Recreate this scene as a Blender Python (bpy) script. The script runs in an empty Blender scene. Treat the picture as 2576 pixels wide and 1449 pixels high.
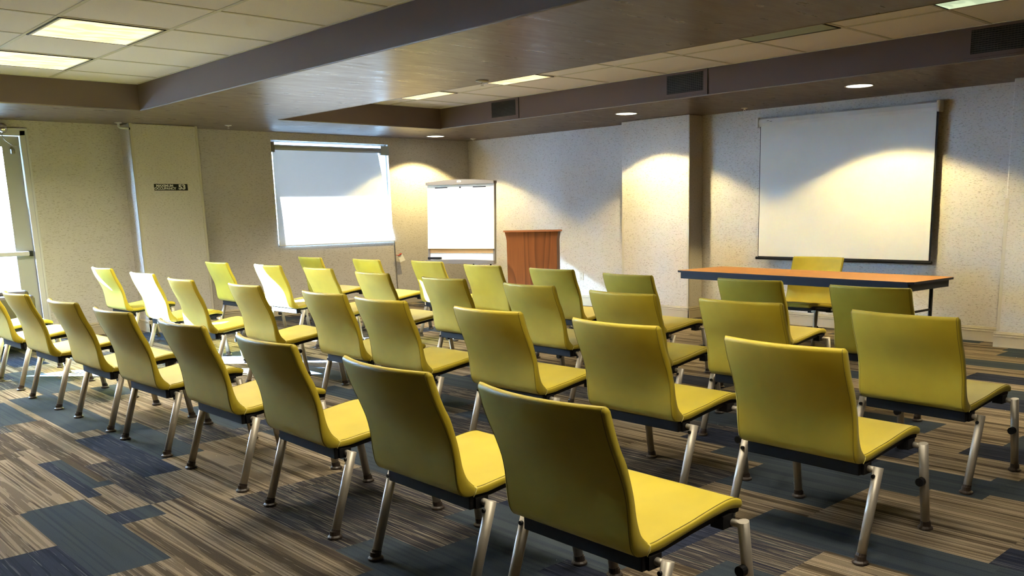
import bpy, bmesh, math, random
from mathutils import Vector, Matrix
random.seed(7)
PI = math.pi
sc = bpy.context.scene
COL = sc.collection

# ---------------------------------------------------------------- camera
cam_d = bpy.data.cameras.new('camera'); cam = bpy.data.objects.new('camera', cam_d); COL.objects.link(cam)
sc.camera = cam
RT = Vector((0.711523, -0.702391, -0.01954)); DN = Vector((-0.147275, -0.121884, -0.981557)); FW = Vector((0.687055, 0.701278, -0.190168))
cam.matrix_world = Matrix(((RT.x, -DN.x, -FW.x, 0), (RT.y, -DN.y, -FW.y, 0), (RT.z, -DN.z, -FW.z, 1.3656), (0, 0, 0, 1)))
cam_d.sensor_width = 36; cam_d.lens = 2256.74 / 2576 * 36
cam_d.shift_x = (1288 - 1434.85) / 2576; cam_d.shift_y = (962.2 - 724.5) / 2576
cam_d.clip_start = 0.05; cam_d.clip_end = 200

# ---------------------------------------------------------------- light, world, exposure
sc.view_settings.view_transform = 'Standard'; sc.view_settings.look = 'None'
sc.view_settings.gamma = 1; sc.view_settings.use_curve_mapping = False
sc.view_settings.exposure = 0.10
sc.cycles.max_bounces = 10; sc.cycles.diffuse_bounces = 5; sc.cycles.glossy_bounces = 4
sc.cycles.transparent_max_bounces = 12; sc.cycles.sample_clamp_indirect = 6
sc.cycles.caustics_reflective = False; sc.cycles.caustics_refractive = False
world = bpy.data.worlds.new('world'); sc.world = world; world.use_nodes = True
bg = world.node_tree.nodes['Background']; bg.inputs['Color'].default_value = (0.42, 0.67, 1.0, 1); bg.inputs['Strength'].default_value = 235.0
SUNK, SUNM = 0.90, 0.45                       # sunlight travels (SUNK, -1, -SUNM)
sl = bpy.data.lights.new('sun', 'SUN'); sl.energy = 1150; sl.angle = math.radians(0.6); sl.color = (0.58, 0.79, 1.0)
sun = bpy.data.objects.new('sun', sl); COL.objects.link(sun)
sun.rotation_euler = Vector((SUNK, -1, -SUNM)).to_track_quat('-Z', 'Y').to_euler()
sun.location = (-5, 20, 10)
WARM = (1.0, 0.78, 0.33)
DOWN_POWER = 165; TROFFER = 6.0

S, T = 2.4406, 2.7036          # soffit and tray ceiling heights
YW, XW, XR = 11.544, 9.144, 9.062

# ---------------------------------------------------------------- materials
def mat(name, col, rough=0.6, metal=0.0, spec=0.5, emit=None, es=0):
    m = bpy.data.materials.new(name); m.use_nodes = True
    b = m.node_tree.nodes['Principled BSDF']
    b.inputs['Base Color'].default_value = (*col, 1); b.inputs['Roughness'].default_value = rough
    b.inputs['Metallic'].default_value = metal; b.inputs['Specular IOR Level'].default_value = spec
    if emit: b.inputs['Emission Color'].default_value = (*emit, 1); b.inputs['Emission Strength'].default_value = es
    return m
class NT:
    def __init__(s, m): s.t = m.node_tree; s.n = s.t.nodes; s.b = s.n['Principled BSDF']
    def add(s, typ, **k):
        n = s.n.new(typ)
        for a, v in k.items(): setattr(n, a, v)
        return n
    def link(s, a, b): s.t.links.new(a, b)
    def math(s, op, a, b=None, clamp=False):
        n = s.add('ShaderNodeMath', operation=op, use_clamp=clamp)
        for i, v in enumerate((a, b)):
            if v is None: continue
            if isinstance(v, (int, float)): n.inputs[i].default_value = v
            else: s.link(v, n.inputs[i])
        return n.outputs[0]
    def mix(s, f, a, b):
        n = s.add('ShaderNodeMix', data_type='RGBA')
        for i, v in ((0, f), (6, a), (7, b)):
            if isinstance(v, (int, float)): n.inputs[i].default_value = v
            elif isinstance(v, tuple): n.inputs[i].default_value = (*v, 1)
            else: s.link(v, n.inputs[i])
        return n.outputs[2]
    def coord(s, scale=(1, 1, 1), kind='Object'):
        c = s.add('ShaderNodeTexCoord'); mp = s.add('ShaderNodeMapping'); mp.inputs['Scale'].default_value = scale
        s.link(c.outputs[kind], mp.inputs['Vector']); return mp.outputs[0]
    def noise(s, vec, scale=5, detail=2, rough=0.5):
        n = s.add('ShaderNodeTexNoise'); n.inputs['Scale'].default_value = scale; n.inputs['Detail'].default_value = detail
        n.inputs['Roughness'].default_value = rough; s.link(vec, n.inputs['Vector']); return n.outputs[0]
    def ramp(s, f, stops, interp='LINEAR'):
        r = s.add('ShaderNodeValToRGB'); r.color_ramp.interpolation = interp; e = r.color_ramp.elements
        while len(e) < len(stops): e.new(0.5)
        for i, (p, c) in enumerate(stops):
            e[i].position = p; e[i].color = (*c, 1) if isinstance(c, tuple) else (c, c, c, 1)
        s.link(f, r.inputs[0]); return r.outputs[0]
    def bump(s, h, strength=0.3, dist=0.002):
        n = s.add('ShaderNodeBump'); n.inputs['Strength'].default_value = strength; n.inputs['Distance'].default_value = dist
        s.link(h, n.inputs['Height']); s.link(n.outputs[0], s.b.inputs['Normal'])

# wallpaper: warm grey with short horizontal flecks
wallpaper = mat('wallpaper', (0.5, 0.48, 0.42), 0.85, spec=0.2); k = NT(wallpaper)
c = k.coord((1, 1, 1)); mp = k.coord((38, 38, 120))
f1 = k.noise(mp, 1.0, 3, 0.6)
f2 = k.noise(k.coord((70, 70, 160)), 1.0, 2, 0.6)
base = k.mix(k.ramp(k.noise(k.coord((1, 1, 1)), 3, 2), [(0.3, 0.0), (0.7, 1.0)]), (0.655, 0.625, 0.60), (0.69, 0.66, 0.635))
a = k.mix(k.ramp(f1, [(0.55, 0.0), (0.66, 1.0)]), base, (0.45, 0.41, 0.37))
a = k.mix(k.ramp(f2, [(0.56, 0.0), (0.70, 0.75)]), a, (0.77, 0.72, 0.70))
k.link(a, k.b.inputs['Base Color']); k.bump(f1, 0.15, 0.001)
# ceiling paint, semi gloss mauve brown with roller streaks
soffit = mat('soffit_paint', (0.108, 0.078, 0.076), 0.30, spec=0.5); k = NT(soffit)
n1 = k.noise(k.coord((2.2, 9, 3)), 1.6, 4, 0.6); n2 = k.noise(k.coord((1, 1, 1)), 160, 2)
h = k.math('ADD', k.math('MULTIPLY', n1, 1.0), k.math('MULTIPLY', n2, 0.35)); k.bump(h, 0.07, 0.006)
k.link(k.ramp(n1, [(0.3, 0.26), (0.7, 0.36)]), k.b.inputs['Roughness'])
riser = mat('riser_paint', (0.098, 0.066, 0.062), 0.6, spec=0.35); k = NT(riser); k.bump(k.noise(k.coord(), 140, 2), 0.15, 0.002)
bead = mat('bead_highlight', (0.19, 0.155, 0.15), 0.4)  # lighter than the soffit: the edge highlight is put into the colour
tile = mat('ceiling_tile', (0.66, 0.65, 0.60), 0.9, spec=0.1); k = NT(tile)
n = k.noise(k.coord(), 220, 3, 0.7)
k.link(k.mix(k.ramp(n, [(0.60, 0.0), (0.70, 1.0)]), (0.90, 0.87, 0.92), (0.62, 0.60, 0.61)), k.b.inputs['Base Color']); k.bump(n, 0.3, 0.002)
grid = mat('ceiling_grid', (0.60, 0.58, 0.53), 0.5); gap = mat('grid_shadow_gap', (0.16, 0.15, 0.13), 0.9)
cream = mat('baseboard_paint', (0.56, 0.49, 0.36), 0.5)
cornerg = mat('corner_guard', (0.62, 0.58, 0.50), 0.35)
white = mat('white_paint', (0.78, 0.79, 0.80), 0.4); doorp = mat('door_paint', (0.50, 0.51, 0.52), 0.45)
black = mat('black_plastic', (0.008, 0.008, 0.009), 0.55, spec=0.2); dark = mat('dark_void', (0.006, 0.006, 0.006), 0.9)
alu = mat('satin_aluminium', (0.44, 0.405, 0.345), 0.48, 0.55); chrome = mat('chrome', (0.75, 0.75, 0.75), 0.15, 1.0)
brownfoot = mat('glide_plastic', (0.03, 0.02, 0.015), 0.5)
# upholstery
fabric = mat('lime_upholstery', (0.56, 0.46, 0.045), 0.5, spec=0.4); k = NT(fabric)
n = k.noise(k.coord(), 900, 2); n2 = k.noise(k.coord(), 6, 2)
k.link(k.mix(k.ramp(n2, [(0.35, 0.0), (0.65, 1.0)]), (0.47, 0.365, 0.022), (0.52, 0.405, 0.027)), k.b.inputs['Base Color']); k.bump(n, 0.25, 0.0006)
k.b.inputs['Sheen Weight'].default_value = 0.10; k.b.inputs['Sheen Roughness'].default_value = 0.5; k.b.inputs['Sheen Tint'].default_value = (0.8, 0.95, 0.9, 1)
seam = mat('seam_thread', (0.20, 0.16, 0.02), 0.8); stitch = mat('pale_stitch', (0.62, 0.55, 0.16), 0.8)
# carpet
carpet = mat('carpet_planks', (0.2, 0.17, 0.13), 0.95, spec=0.05); k = NT(carpet)
at = k.add('ShaderNodeAttribute', attribute_name='plank'); sep = k.add('ShaderNodeSeparateColor'); k.link(at.outputs['Color'], sep.inputs[0])
kind, seed = sep.outputs[0], sep.outputs[1]
tc = k.add('ShaderNodeTexCoord'); sx = k.add('ShaderNodeSeparateXYZ'); k.link(tc.outputs['Object'], sx.inputs[0])
so = k.math('MULTIPLY', seed, 37.0)
def stripes(fx, fy, det, rg=0.6):
    cb = k.add('ShaderNodeCombineXYZ'); k.link(k.math('MULTIPLY', sx.outputs[0], fx), cb.inputs[0]); k.link(k.math('MULTIPLY', sx.outputs[1], fy), cb.inputs[1]); k.link(so, cb.inputs[2])
    return k.noise(cb.outputs[0], 1.0, det, rg)
w1 = stripes(19, 0.22, 0, 0.5); w2 = stripes(62, 0.8, 1, 0.6); w3 = stripes(150, 3.2, 1, 0.7)
beige = k.ramp(w1, [(0.0, (0.10, 0.075, 0.048)), (0.36, (0.19, 0.145, 0.092)), (0.43, (0.36, 0.285, 0.19)), (0.49, (0.21, 0.16, 0.105)), (0.56, (0.38, 0.30, 0.205)), (0.64, (0.25, 0.195, 0.13))], 'CONSTANT')
beige = k.mix(k.ramp(w2, [(0.62, 0.0), (0.63, 0.85)]), beige, (0.07, 0.05, 0.036))
beige = k.mix(k.ramp(w3, [(0.64, 0.0), (0.66, 0.6)]), beige, (0.46, 0.38, 0.27))
darkm = k.ramp(w2, [(0.0, (0.05, 0.045, 0.05)), (0.42, (0.085, 0.075, 0.07)), (0.50, (0.035, 0.035, 0.05)), (0.57, (0.16, 0.135, 0.10)), (0.62, (0.055, 0.06, 0.065))], 'CONSTANT')
darkm = k.mix(k.ramp(w3, [(0.60, 0.0), (0.62, 0.8)]), darkm, (0.33, 0.28, 0.21))
teal = k.ramp(w1, [(0.0, (0.046, 0.060, 0.076)), (0.45, (0.056, 0.070, 0.084)), (0.55, (0.040, 0.052, 0.070)), (0.64, (0.062, 0.076, 0.088))], 'LINEAR')
teal = k.mix(k.ramp(w2, [(0.62, 0.0), (0.64, 0.5)]), teal, (0.03, 0.045, 0.07))
navy = k.ramp(w2, [(0.0, (0.024, 0.030, 0.056)), (0.5, (0.034, 0.040, 0.066)), (0.60, (0.020, 0.024, 0.042))], 'LINEAR')
navy = k.mix(k.ramp(w3, [(0.63, 0.0), (0.65, 0.55)]), navy, (0.15, 0.15, 0.16))
col = k.mix(k.math('GREATER_THAN', kind, 0.25), beige, darkm)
col = k.mix(k.math('GREATER_THAN', kind, 0.5), col, teal)
col = k.mix(k.math('GREATER_THAN', kind, 0.75), col, navy)
fz = k.noise(k.coord(), 300, 3, 0.85)
mul = k.add('ShaderNodeMix', data_type='RGBA', blend_type='MULTIPLY'); mul.inputs[0].default_value = 0.8
k.link(col, mul.inputs[6]); k.link(k.ramp(fz, [(0.32, 0.38), (0.68, 1.15)]), mul.inputs[7])
k.link(mul.outputs[2], k.b.inputs['Base Color']); k.bump(fz, 0.8, 0.006)
def wood(name, c1, c2, c3, axis=2, sc_=1.0):
    m = mat(name, c2, 0.4); k = NT(m)
    s3 = [7 * sc_] * 3; s3[axis] = 0.9 * sc_; v = k.coord(tuple(s3))
    w = k.noise(v, 0.55, 1, 0.4)
    rings = k.math('FRACT', k.math('MULTIPLY', w, 11.0))
    s4 = [90 * sc_] * 3; s4[axis] = 3
    g = k.noise(k.coord(tuple(s4)), 1, 3, 0.6)
    a = k.mix(k.ramp(rings, [(0.0, 0.0), (0.55, 0.35), (0.9, 1.0), (1.0, 0.0)]), c1, c3); k.link(k.mix(k.ramp(g, [(0.42, 0.0), (0.7, 0.6)]), a, c2), k.b.inputs['Base Color']); return m
lect_wood = wood('lectern_oak', (0.27, 0.088, 0.026), (0.19, 0.058, 0.018), (0.13, 0.036, 0.011))
table_wood = wood('table_laminate', (0.58, 0.27, 0.095), (0.55, 0.25, 0.085), (0.50, 0.22, 0.07), axis=1)
navy_edge = mat('table_edge', (0.010, 0.013, 0.024), 0.5, spec=0.2)
screen_m = mat('screen_fabric', (0.80, 0.79, 0.74), 0.9); casing = mat('screen_casing', (0.74, 0.73, 0.69), 0.45)
paper = mat('paper', (0.86, 0.86, 0.84), 0.9); board = mat('whiteboard', (0.82, 0.83, 0.80), 0.3); tan = mat('pad_backing', (0.55, 0.33, 0.13), 0.8)
greyp = mat('grey_plastic', (0.17, 0.15, 0.13), 0.5); brownl = mat('brown_leather', (0.035, 0.022, 0.018), 0.45)
textw = mat('sign_letters', (0.72, 0.72, 0.68), 0.6); signb = mat('sign_face', (0.010, 0.010, 0.008), 0.6, spec=0.15)
red = mat('red_tie', (0.55, 0.05, 0.03), 0.6); outm = mat('outlet_plate', (0.55, 0.50, 0.42), 0.5)
concrete = mat('outdoor_concrete', (0.55, 0.54, 0.52), 0.9); outw = mat('outdoor_stucco', (0.8, 0.79, 0.76), 0.9)
lamp = mat('downlight_glow', (0.9, 0.9, 0.8), 0.5, emit=(1.0, 0.95, 0.72), es=7)
glass = bpy.data.materials.new('glass'); glass.use_nodes = True; nt = glass.node_tree; nt.nodes.clear()
o_ = nt.nodes.new('ShaderNodeOutputMaterial'); tr = nt.nodes.new('ShaderNodeBsdfTransparent'); gl = nt.nodes.new('ShaderNodeBsdfGlossy'); mx = nt.nodes.new('ShaderNodeMixShader')
gl.inputs['Roughness'].default_value = 0.02; mx.inputs[0].default_value = 0.06; tr.inputs[0].default_value = (0.95, 0.98, 1, 1)
nt.links.new(tr.outputs[0], mx.inputs[1]); nt.links.new(gl.outputs[0], mx.inputs[2]); nt.links.new(mx.outputs[0], o_.inputs[0])
# solar shade cloth: part open weave, part translucent
shade = bpy.data.materials.new('shade_cloth'); shade.use_nodes = True; nt = shade.node_tree; nt.nodes.clear()
o_ = nt.nodes.new('ShaderNodeOutputMaterial'); tr = nt.nodes.new('ShaderNodeBsdfTransparent'); di = nt.nodes.new('ShaderNodeBsdfDiffuse'); tl = nt.nodes.new('ShaderNodeBsdfTranslucent')
m1 = nt.nodes.new('ShaderNodeMixShader'); m2 = nt.nodes.new('ShaderNodeMixShader')
di.inputs[0].default_value = (0.66, 0.67, 0.66, 1); tl.inputs[0].default_value = (0.75, 0.58, 0.48, 1)
m1.inputs[0].default_value = 0.030; m2.inputs[0].default_value = 0.0045
nt.links.new(di.outputs[0], m1.inputs[1]); nt.links.new(tl.outputs[0], m1.inputs[2]); nt.links.new(m1.outputs[0], m2.inputs[1]); nt.links.new(tr.outputs[0], m2.inputs[2]); nt.links.new(m2.outputs[0], o_.inputs[0])
def lens_mat(name, c1, c2, es):
    m = mat(name, (0.8, 0.8, 0.75), 0.5); k = NT(m)
    n = k.noise(k.coord((3.5, 9, 1)), 1.3, 1, 0.4)
    k.link(k.mix(k.ramp(n, [(0.42, 0.0), (0.54, 1.0)], 'EASE'), c1, c2), k.b.inputs['Emission Color']); k.b.inputs['Emission Strength'].default_value = es
    return m
lens_on = lens_mat('troffer_lens_lit', (0.80, 0.58, 0.28), (1.0, 0.86, 0.50), 1.2)
lens_off = mat('troffer_lens_off', (0.50, 0.60, 0.54), 0.25)
lens_dim = lens_mat('troffer_lens_cool', (0.42, 0.55, 0.36), (0.62, 0.78, 0.50), 1.0)

# ---------------------------------------------------------------- mesh helpers
def link(name, me, parent=None, loc=None, rot=None):
    o = bpy.data.objects.new(name, me); COL.objects.link(o)
    if parent: o.parent = parent
    if loc is not None: o.location = loc
    if rot is not None: o.rotation_euler = rot
    return o
def obj(name, bm, m, parent=None, smooth=False, bevel=0, loc=None, rot=None):
    if bevel:
        es = [e for e in bm.edges if len(e.link_faces) == 2 and e.calc_face_angle(0) > 0.6]
        bmesh.ops.bevel(bm, geom=es, offset=bevel, segments=2, profile=0.5, affect='EDGES')
    bmesh.ops.recalc_face_normals(bm, faces=bm.faces)
    me = bpy.data.meshes.new(name); bm.to_mesh(me); bm.free()
    for mm in (m if isinstance(m, (list, tuple)) else [m]): me.materials.append(mm)
    if smooth:
        for p in me.polygons: p.use_smooth = True
    return link(name, me, parent, loc, rot)
def box(bm, x0, x1, y0, y1, z0, z1):
    r = bmesh.ops.create_cube(bm, size=1); vs = r['verts']
    for v in vs: v.co = Vector(((x0 + x1) / 2 + v.co.x * (x1 - x0), (y0 + y1) / 2 + v.co.y * (y1 - y0), (z0 + z1) / 2 + v.co.z * (z1 - z0)))
    return vs
def bx(*a):
    bm = bmesh.new(); box(bm, *a); return bm
def tube(bm, pts, r, n=12, cap=True, flat=1.0):
    pts = [Vector(p) for p in pts]; rs = r if isinstance(r, (list, tuple)) else [r] * len(pts); rings = []; up = None
    for i, p in enumerate(pts):
        d = (pts[min(i + 1, len(pts) - 1)] - pts[max(i - 1, 0)]).normalized()
        if up is None: up = Vector((0, 0, 1)) if abs(d.z) < 0.9 else Vector((1, 0, 0))
        a = d.cross(up).normalized(); b = a.cross(d).normalized(); up = b
        rings.append([bm.verts.new(p + a * rs[i] * math.cos(2 * PI * j / n) + b * rs[i] * flat * math.sin(2 * PI * j / n)) for j in range(n)])
    for q, w in zip(rings, rings[1:]):
        for j in range(n): bm.faces.new((q[j], q[(j + 1) % n], w[(j + 1) % n], w[j]))
    if cap: bm.faces.new(rings[0][::-1]); bm.faces.new(rings[-1])
    return bm
def lathe(bm, prof, n=24, cx=0, cy=0):
    rings = [[bm.verts.new((cx + r * math.cos(2 * PI * j / n), cy + r * math.sin(2 * PI * j / n), z)) for j in range(n)] for r, z in prof]
    for q, w in zip(rings, rings[1:]):
        for j in range(n): bm.faces.new((q[j], q[(j + 1) % n], w[(j + 1) % n], w[j]))
    bm.faces.new(rings[0][::-1]); bm.faces.new(rings[-1]); return bm
def prism(bm, poly, y0, y1, f=lambda x, z, y: (x, y, z)):
    a = [bm.verts.new(f(x, z, y0)) for x, z in poly]; b = [bm.verts.new(f(x, z, y1)) for x, z in poly]; n = len(poly)
    for i in range(n): bm.faces.new((a[i], a[(i + 1) % n], b[(i + 1) % n], b[i]))
    bm.faces.new(a[::-1]); bm.faces.new(b); return bm
def struct(name, bm, m, **k):
    o = obj(name, bm, m, **k)
    if not k.get('parent'): o['kind'] = 'structure'
    return o
def tag(o, label, cat, group=None):
    o['label'] = label; o['category'] = cat
    if group: o['group'] = group
    return o
def thing(name, label, cat, loc=(0, 0, 0), rz=0, group=None):
    o = bpy.data.objects.new(name, None); COL.objects.link(o); o.location = loc; o.rotation_euler = (0, 0, rz); o.empty_display_size = 0.1
    return tag(o, label, cat, group)
def copy_thing(root, loc, rz, label, group=None):
    r = root.copy(); COL.objects.link(r); r.location = loc; r.rotation_euler = (0, 0, rz); r['label'] = label
    if group: r['group'] = group
    for ch in list(root.children):
        c = ch.copy(); COL.objects.link(c); c.parent = r
        for g in list(ch.children):
            d = g.copy(); COL.objects.link(d); d.parent = c
    return r

# ---------------------------------------------------------------- floor of carpet planks
bm = bmesh.new(); layer = bm.loops.layers.float_color.new('plank')
SPEC = [  # x0, x1, y0, y1, kind
    (0.968, 1.25, 3.62, 4.74, .6), (1.25, 1.345, 4.20, 4.40, .9), (1.345, 1.45, 4.20, 4.40, .6), (1.277, 1.34, 4.74, 5.645, .9), (1.34, 1.45, 4.9, 5.645, .6),
    (1.25, 1.45, 3.2, 4.20, .1), (1.45, 1.75, 2.9, 4.9, .1), (0.4, 0.968, 4.13, 4.72, .1), (1.0, 1.277, 4.74, 5.9, .1), (0.4, 1.0, 4.72, 5.6, .1),
    (1.40, 1.65, 5.0, 6.9, .1), (1.65, 1.95, 6.3, 7.9, .6), (1.3, 1.6, 6.9, 7.8, .6), (1.45, 1.62, 4.4, 5.4, .35), (1.6, 1.8, 4.9, 6.1, .9), (1.8, 2.05, 5.2, 6.3, .6),
    (3.55, 3.99, 1.985, 2.6, .6), (3.40, 3.99, 1.2, 1.985, .1), (4.146, 4.46, 1.514, 2.17, .6), (4.146, 4.46, 2.17, 3.3, .9), (2.54, 2.75, 1.3, 1.95, .6), (2.75, 3.1, 0.9, 1.72, .1),
    (2.17, 2.335, 1.7, 2.42, .9), (2.24, 2.45, 7.39, 7.92, .6), (2.5, 2.8, 3.6, 5.4, .6), (2.8, 3.0, 3.3, 4.7, .9), (2.4, 2.6, 5.6, 6.5, .6), (6.1, 6.5, 1.5, 3.1, .9), (6.5, 6.8, 2.0, 3.6, .6),
    (0.6, 0.968, 3.0, 4.13, .9), (0.2, 0.6, 3.0, 4.6, .6), (2.0, 2.3, 2.9, 4.1, .35), (3.4, 3.75, 2.6, 3.6, .35), (2.9, 3.3, 4.9, 6.0, .1),
    (2.1, 2.4, 9.6, 11.4, .9), (1.9, 2.2, 7.9, 9.3, .6), (1.7, 1.95, 8.9, 10.4, .9)]
xs = sorted(set([-3, 9.3] + [round(-3 + 0.3 * i, 3) for i in range(1, 11)] + [s for q in SPEC for s in q[:2]] + [round(3.0 + 0.31 * i, 3) for i in range(0, 20)]))
xs = [x for i, x in enumerate(xs) if i == 0 or x - xs[i - 1] > 1e-4]
prev_cuts = None
for x0, x1 in zip(xs, xs[1:]):
    xm = (x0 + x1) / 2
    if x1 - x0 < 0.12 and prev_cuts: cuts = prev_cuts
    else:
        y = -3 - random.random(); cuts = []
        while y < 12: cuts.append((y, random.choices([.1, .35, .6, .9], [.55, .15, .18, .12])[0], random.random())); y += random.choice([0.6, 1.0, 1.2, 0.45])
    prev_cuts = cuts
    segs = [[max(a[0], -3), min((cuts[i + 1][0] if i + 1 < len(cuts) else 12), 11.75), a[1], a[2]] for i, a in enumerate(cuts)]
    for sx0, sx1, sy0, sy1, kd in SPEC:
        if sx0 < xm < sx1:
            new = []
            for a in segs:
                if a[1] <= sy0 or a[0] >= sy1: new.append(a); continue
                if a[0] < sy0: new.append([a[0], sy0, a[2], a[3]])
                if a[1] > sy1: new.append([sy1, a[1], a[2], a[3]])
            new.append([sy0, sy1, kd, (sx0 * 3.7 + sy0 * 1.3) % 1]); segs = new
    for a in segs:
        if a[1] - a[0] < 1e-3: continue
        f = bm.faces.new([bm.verts.new(p) for p in ((x0, a[0], 0), (x1, a[0], 0), (x1, a[1], 0), (x0, a[1], 0))])
        for l in f.loops: l[layer] = (a[2], a[3], 0, 1)
me = bpy.data.meshes.new('floor'); bm.to_mesh(me); bm.free(); me.materials.append(carpet)
fl = link('floor', me); fl['kind'] = 'structure'

# ---------------------------------------------------------------- walls
def wall_y(name, x0, x1, y, th, holes, z1=S, m=wallpaper):      # wall in plane y with rectangular holes (x0,x1,z0,z1)
    bm = bmesh.new(); gx = sorted({x0, x1, *[h[0] for h in holes], *[h[1] for h in holes]}); gz = sorted({0, z1, *[h[2] for h in holes], *[h[3] for h in holes]})
    for a, b in zip(gx, gx[1:]):
        for c, d in zip(gz, gz[1:]):
            if any(h[0] <= (a + b) / 2 <= h[1] and h[2] <= (c + d) / 2 <= h[3] for h in holes): continue
            box(bm, a, b, y, y + th, c, d)
    return struct(name, bm, m)
WIN = (5.822, 7.655, 0.95, 2.343)
DOORS = [(1.86, 2.93, 0.0, 2.33), (0.22, 1.29, 0.0, 2.33)]
SIDE = [(-0.40, 0.16, 0.15, 2.16)]
wall_y('wall_left', -3.0, 9.4, YW, 0.07, [WIN, *DOORS, *SIDE])
struct('wall_front', bx(XW, 9.4, 7.9, 11.76, 0, S), wallpaper)
struct('wall_front', bx(XR, 9.4, 3.1, 7.0, 0, S), wallpaper)
def guard(name, x, y, sx, sy, z0=0.14, z1=S, m=wallpaper): pass
struct('wall_column', bx(8.80, 9.3, 6.868, 7.965, 0, S), wallpaper, bevel=0.012)
struct('wall_column', bx(8.785, 9.3, -3.0, 3.185, 0, S), wallpaper, bevel=0.012)
struct('wall_column', bx(3.935, 4.728, 11.235, YW + 0.01, 0, S), wallpaper, bevel=0.012)
rear = mat('rear_wall_dark', (0.16, 0.12, 0.085), 0.8)  # unseen walls, made dark to lower the bounce light
struct('wall_right', bx(-3.1, 9.4, -3.1, -3.0, 0, S), rear)
struct('wall_back', bx(-3.1, -3.0, -3.0, 11.76, 0, S), rear)
def guard_strip(x, y, dx, dy, z1):
    bm = bmesh.new(); t = 0.003; w = 0.03
    box(bm, *sorted((x - dx * t, x + dx * w)), *sorted((y - dy * t, y)), 0.15, z1); box(bm, *sorted((x - dx * t, x)), *sorted((y - dy * t, y + dy * w)), 0.15, z1)
    struct('trim_1', bm, cornerg)
guard_strip(8.785, 3.185, 1, -1, 1.38); guard_strip(8.80, 7.965, 1, -1, 1.22); guard_strip(8.80, 6.868, 1, 1, 1.22); guard_strip(3.935, 11.235, 1, 1, S)
guard_strip(4.728, 11.235, -1, 1, S)
# baseboards with moulded cap
def base_profile():
    return [(0, 0), (0.016, 0), (0.016, 0.098), (0.020, 0.100), (0.020, 0.106), (0.013, 0.110), (0.013, 0.118), (0.020, 0.122), (0.019, 0.130), (0.009, 0.134), (0.009, 0.140), (0, 0.146)]
def baseboard(name, p0, p1, nrm):
    p0 = Vector(p0); p1 = Vector(p1); nrm = Vector(nrm); bm = bmesh.new(); pr = base_profile()
    A = [bm.verts.new((p0.x + nrm.x * d, p0.y + nrm.y * d, z)) for d, z in pr]; B = [bm.verts.new((p1.x + nrm.x * d, p1.y + nrm.y * d, z)) for d, z in pr]
    for i in range(len(pr) - 1): bm.faces.new((A[i], A[i + 1], B[i + 1], B[i]))
    bm.faces.new(A); bm.faces.new(B[::-1]); return struct(name, bm, cream)
baseboard('baseboard_front', (XW, 7.965), (XW, YW), (-1, 0)); baseboard('baseboard_front', (XR, 3.185), (XR, 6.868), (-1, 0))
baseboard('baseboard_front', (8.80, 6.848), (8.80, 7.985), (-1, 0)); baseboard('baseboard_front', (8.784, 6.868), (XR, 6.868), (0, -1)); baseboard('baseboard_front', (8.784, 7.965), (XW, 7.965), (0, 1))
baseboard('baseboard_front', (8.785, -3), (8.785, 3.205), (-1, 0)); baseboard('baseboard_front', (8.77, 3.185), (XR, 3.185), (0, 1))
baseboard('baseboard_left', (4.728, YW), (XW, YW), (0, -1)); baseboard('baseboard_left', (3.02, YW), (3.935, YW), (0, -1))
baseboard('baseboard_left', (3.915, 11.235), (4.748, 11.235), (0, -1)); baseboard('baseboard_left', (3.935, 11.219), (3.935, YW), (-1, 0)); baseboard('baseboard_left', (4.728, 11.219), (4.728, YW), (1, 0))

# ---------------------------------------------------------------- ceiling: soffit with two tray recesses
TR = [(-2.2, 3.607, -2.2, 9.925), (5.165, 7.486, -2.2, 10.005)]
bm = bmesh.new()
gx = [-3.1, -2.2, 3.607, 5.165, 7.486, 9.4]; gy = [-3.1, -2.2, 9.925, 10.005, 11.76]
for a, b in zip(gx, gx[1:]):
    for c, d in zip(gy, gy[1:]):
        if any(t[0] <= (a + b) / 2 <= t[1] and t[2] <= (c + d) / 2 <= t[3] for t in TR): continue
        box(bm, a, b, c, d, S, 2.95)
struct('ceiling', bm, soffit)
bm = bmesh.new()
for t in TR: box(bm, t[0] - 0.02, t[1] + 0.02, t[2] - 0.02, t[3] + 0.02, T, T + 0.06)
struct('ceiling', bm, tile)
bm = bmesh.new()
for t in TR:                                   # matt risers lining the recess
    box(bm, t[0] - 0.001, t[0] + 0.004, t[2], t[3], S + 0.003, T); box(bm, t[1] - 0.004, t[1] + 0.001, t[2], t[3], S + 0.003, T)
    box(bm, t[0], t[1], t[3] - 0.004, t[3] + 0.001, S + 0.003, T); box(bm, t[0], t[1], t[2] - 0.001, t[2] + 0.004, S + 0.003, T)
struct('ceiling', bm, riser)
bm = bmesh.new()
for t in TR:                                   # rounded corner bead
    for x in (t[0], t[1]): tube(bm, [(x, t[2], S + 0.004), (x, t[3], S + 0.004)], 0.0075, 8)
    tube(bm, [(t[0], t[3], S + 0.004), (t[1], t[3], S + 0.004)], 0.0075, 8)
struct('trim_2', bm, bead, smooth=True)
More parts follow.
